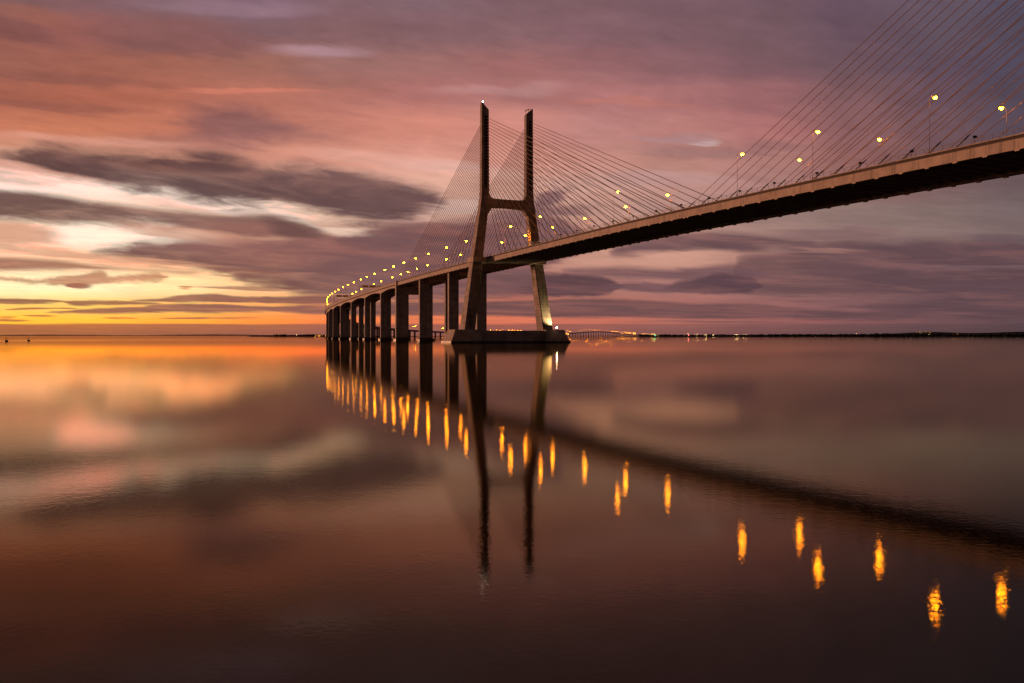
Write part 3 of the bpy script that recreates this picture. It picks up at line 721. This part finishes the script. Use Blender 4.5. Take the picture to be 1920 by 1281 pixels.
rip = nd(t, 'ShaderNodeMapping'); t.links.new(ob, rip.inputs[0]); rip.inputs['Scale'].default_value = (0.25, 0.8, 1)
n2 = noise(rip.outputs[0], 0.5, 3, 0.5, tree=t)
h = M('ADD', M('ADD', M('MULTIPLY', n1, 0.0012, tree=t), M('MULTIPLY', n3, 0.0012, tree=t), tree=t), M('MULTIPLY', n2, 0.0014, tree=t), tree=t)
h = M('MULTIPLY', h, M('SUBTRACT', 1.0, M('MULTIPLY', calm, 0.85, tree=t), tree=t), tree=t)
bp = nd(t, 'ShaderNodeBump'); bp.inputs['Strength'].default_value = 1.0; bp.inputs['Distance'].default_value = 1.0
t.links.new(h, bp.inputs['Height']); t.links.new(bp.outputs[0], wg.inputs['Normal']); t.links.new(bp.outputs[0], wf.inputs['Normal'])
m_river = m
rv = MB(); W = 60000.0
rv.poly([(-W, -3000, 0), (W, -3000, 0), (W, W, 0), (-W, W, 0)], [(0, 1, 2, 3)])
tag(rv.build('river', m_river), 'wide calm river mirroring the sunset sky', kind='structure')

# ------------------------------------------------------------------ far shores
m_land = plain('dark_land', (70, 56, 46), .95, scale=.01)
m_tree = plain('dark_trees', (34, 34, 24), .95, scale=.03)
def px2x(px, Dd): return (px - 960) / F * Dd
def shore(name, label, Dd, tops, depth=900):
    mb = MB(); rs = []
    for px, yy_ in tops:
        x = px2x(px, Dd); h_ = max(1.0, (629 - yy_) * Dd / F + EYE)
        rs.append([(x, Dd - 30, -2), (x, Dd + 10, min(h_ * .4, 3)), (x, Dd + 120, h_), (x * 1.05, Dd + depth, h_ * .9), (x * 1.05, Dd + depth + 50, -2)])
    mb.rings(rs, 0, cap=True)
    return tag(mb.build(name, m_land, smooth=True), label, kind='structure')
rnd = random.Random(3)
shore('hills', 'low hazy hills along the glowing horizon', 16000, [(p, 629.6 - 1.6 * math.exp(-((p - 90) / 160.) ** 2) - 2.1 * math.exp(-((p - 400) / 110.) ** 2) - .4 * rnd.random()) for p in range(-500, 560, 10)])
shore('shore', 'dark low far bank under the trees', 3000, [(p, 629.6 + .3 * rnd.random()) for p in range(1196, 2500, 12)])
shore('shore', 'dark low bank beside the bend of the viaduct', 3300, [(p, 629.6 + .3 * rnd.random()) for p in range(462, 680, 6)])
shore('hills', 'faint low hill behind the far bank', 14000, [(p, 629 - 6.5 * math.exp(-((p - 1960) / 130.) ** 2) - 5 * math.exp(-((p - 1745) / 70.) ** 2) - 1) for p in range(1500, 2500, 10)])
def treeline(label, Dd, px0, px1, hpx, dens):
    mb = MB(); r = random.Random(int(px0))
    n = int((px1 - px0) * dens)
    for i in range(n):
        px = px0 + (px1 - px0) * i / n + r.uniform(-.6, .6)
        hh = (hpx(px) * r.uniform(.55, 1.15)) * Dd / F; w_ = r.uniform(2, 5.5); d = Dd + r.uniform(0, 120); x = px2x(px, d)
        base = 1.0
        rs = []
        for fz, fr in ((0, .5), (.25, 1), (.55, .95), (.8, .65), (1.0, .15)):
            rs.append([(x + math.cos(q * 1.047) * w_ * fr * r.uniform(.75, 1.2), d + math.sin(q * 1.047) * w_ * fr, base + hh * fz * r.uniform(.93, 1.05)) for q in range(6)])
        mb.rings(rs, 0)
    return tag(mb.build('treeline', m_tree), label, 'trees', kind='stuff')
treeline('dark line of trees on the far bank', 3000, 1198, 2300, lambda p: 3.4 + 1.4 * math.exp(-((p - 1340) / 25.) ** 2) + 1.9 * min(1, max(0, (p - 1400) / 200.)) + .5 * math.sin(p / 37.), 1.0)
treeline('dark line of trees on the bank beside the bend of the viaduct', 3300, 470, 690, lambda p: 3.2 * min(1, (p - 462) / 60.) + .5 * math.sin(p / 9.), 1.2)

# lights along the far bank
ls = MB(); ls.bar((0, 0, 0), (0, 0, 9), .15, .1, 6, 0); ls.box((0, 0, 9.3), (1, 0, 0), (0, 1, 0), (0, 0, 1), 1.0, .8, .4, 1)
m_shore = glow('shore_lamp', (1.0, 0.42, 0.04), 50); m_shw = glow('shore_lamp_pale', (1.0, 0.66, 0.28), 45)
ls_p = {}
def shore_lamp(px, yy_, Dd, pale, k, lab, grp):
    key = pale
    if key not in ls_p: o = ls.build('shore_lamp', [m_dark, m_shw if pale else m_shore]); ls_p[key] = o
    else: o = ls_p[key].copy(); col.objects.link(o)
    z = (629 - yy_) * Dd / F + EYE - 9.3 * k
    o.location = (px2x(px, Dd), Dd, max(z, 0.5)); o.scale = (k, k, k)
    tag(o, lab, 'lamp', grp)
r = random.Random(11)
spots = []
for i in range(11): spots.append((r.uniform(1053, 1066), r.uniform(624.5, 627.5), 2900, 0, .6, 'amber lamp in the bright cluster beside the tower footing', 'lamps in the cluster beside the tower footing'))
for i in range(15): spots.append((r.uniform(1166, 1215), r.uniform(624.8, 627), 5200, 0, .9, 'amber lamp on the shore where the distant hump comes down', 'shore lamps past the hump'))
for i in range(14): spots.append((r.uniform(1215, 1310), r.uniform(625.5, 629), 2960, i % 2, .36, 'small warm lamp scattered along the far bank above the buoys', 'shore lamps above the buoys'))
for i in range(12): spots.append((r.uniform(1318, 1340) if i < 6 else r.uniform(1374, 1400), r.uniform(627, 628.8), 2960, 1, .36, 'pale lamp in a waterside row on the far bank', 'waterside rows of pale lamps'))
for i in range(14): spots.append((r.uniform(1715, 1762), r.uniform(622, 627.5), 13600, i % 3 == 0, 1.2, 'small lamp in the far town on the hill', 'lamps of the far town'))
for i in range(7): spots.append((r.uniform(1784, 1802), r.uniform(626.3, 627.6), 2960, 0, .26, 'amber lamp in the short row at the dark end of the far bank', 'short row of amber lamps'))
for i in range(8): spots.append((r.uniform(590, 611), r.uniform(629.2, 630.4), 3250, 0, .3, 'amber lamp on the low bank beside the bend of the viaduct', 'lamps beside the viaduct bend'))
spots.append((556, 628.0, 3250, 1, .4, 'single pale lamp among the trees on the low bank', None))
spots.append((1606, 626, 2960, 0, .3, 'single dim lamp above the dark bank', None))
for s_ in spots: shore_lamp(*s_)

# ------------------------------------------------------------------ buoys
m_bu = {'dark': plain('buoy_dark', (30, 24, 22), .6), 'green': plain('buoy_green', (24, 92, 50), .5), 'red': plain('buoy_red', (130, 26, 30), .5)}
m_gl = {'green': glow('green_light', (.1, 1, .45), 60), 'red': glow('red_light', (1, .08, .16), 60)}
def buoy(px, yb, kind, label, k=1.0):
    Dd = EYE * F / (yb - 629); x = px2x(px, Dd)
    root = tag(empty('buoy', (x, Dd, 0)), label, 'buoy')
    mm = m_bu[kind]
    b = MB(); n = 12
    rr = lambda q, z: [(math.cos(2 * math.pi * i / n) * q * k, math.sin(2 * math.pi * i / n) * q * k, z * k) for i in range(n)]
    b.rings([rr(1.0, -.5), rr(1.15, 0), rr(1.15, .6), rr(.9, .8)], 0); b.build('float', mm, root)
    b = MB()
    for i in range(4): b.bar((math.cos(i * 1.571) * .7 * k, math.sin(i * 1.571) * .7 * k, .8 * k), (math.cos(i * 1.571) * .25 * k, math.sin(i * 1.571) * .25 * k, 2.6 * k), .07 * k, .06 * k, 6)
    b.rings([rr(.4, 2.6), rr(.4, 2.75)], 0); b.build('lattice_top', mm, root)
    if kind in m_gl:
        b = MB(); b.rings([rr(.16, 2.76), rr(.2, 2.9), rr(.16, 3.1)], 0); b.build('lantern', m_gl[kind], root)
buoy(12, 640.2, 'dark', 'small dark buoy on the glowing water, farther from the bridge than its twin')
buoy(53.5, 639.2, 'dark', 'small dark buoy on the glowing water, closer to the bridge than its twin')
buoy(1228, 632.6, 'green', 'buoy with a green light on the far water', 1.6)
buoy(1291, 632.8, 'red', 'buoy with a red light on the far water', 1.6)
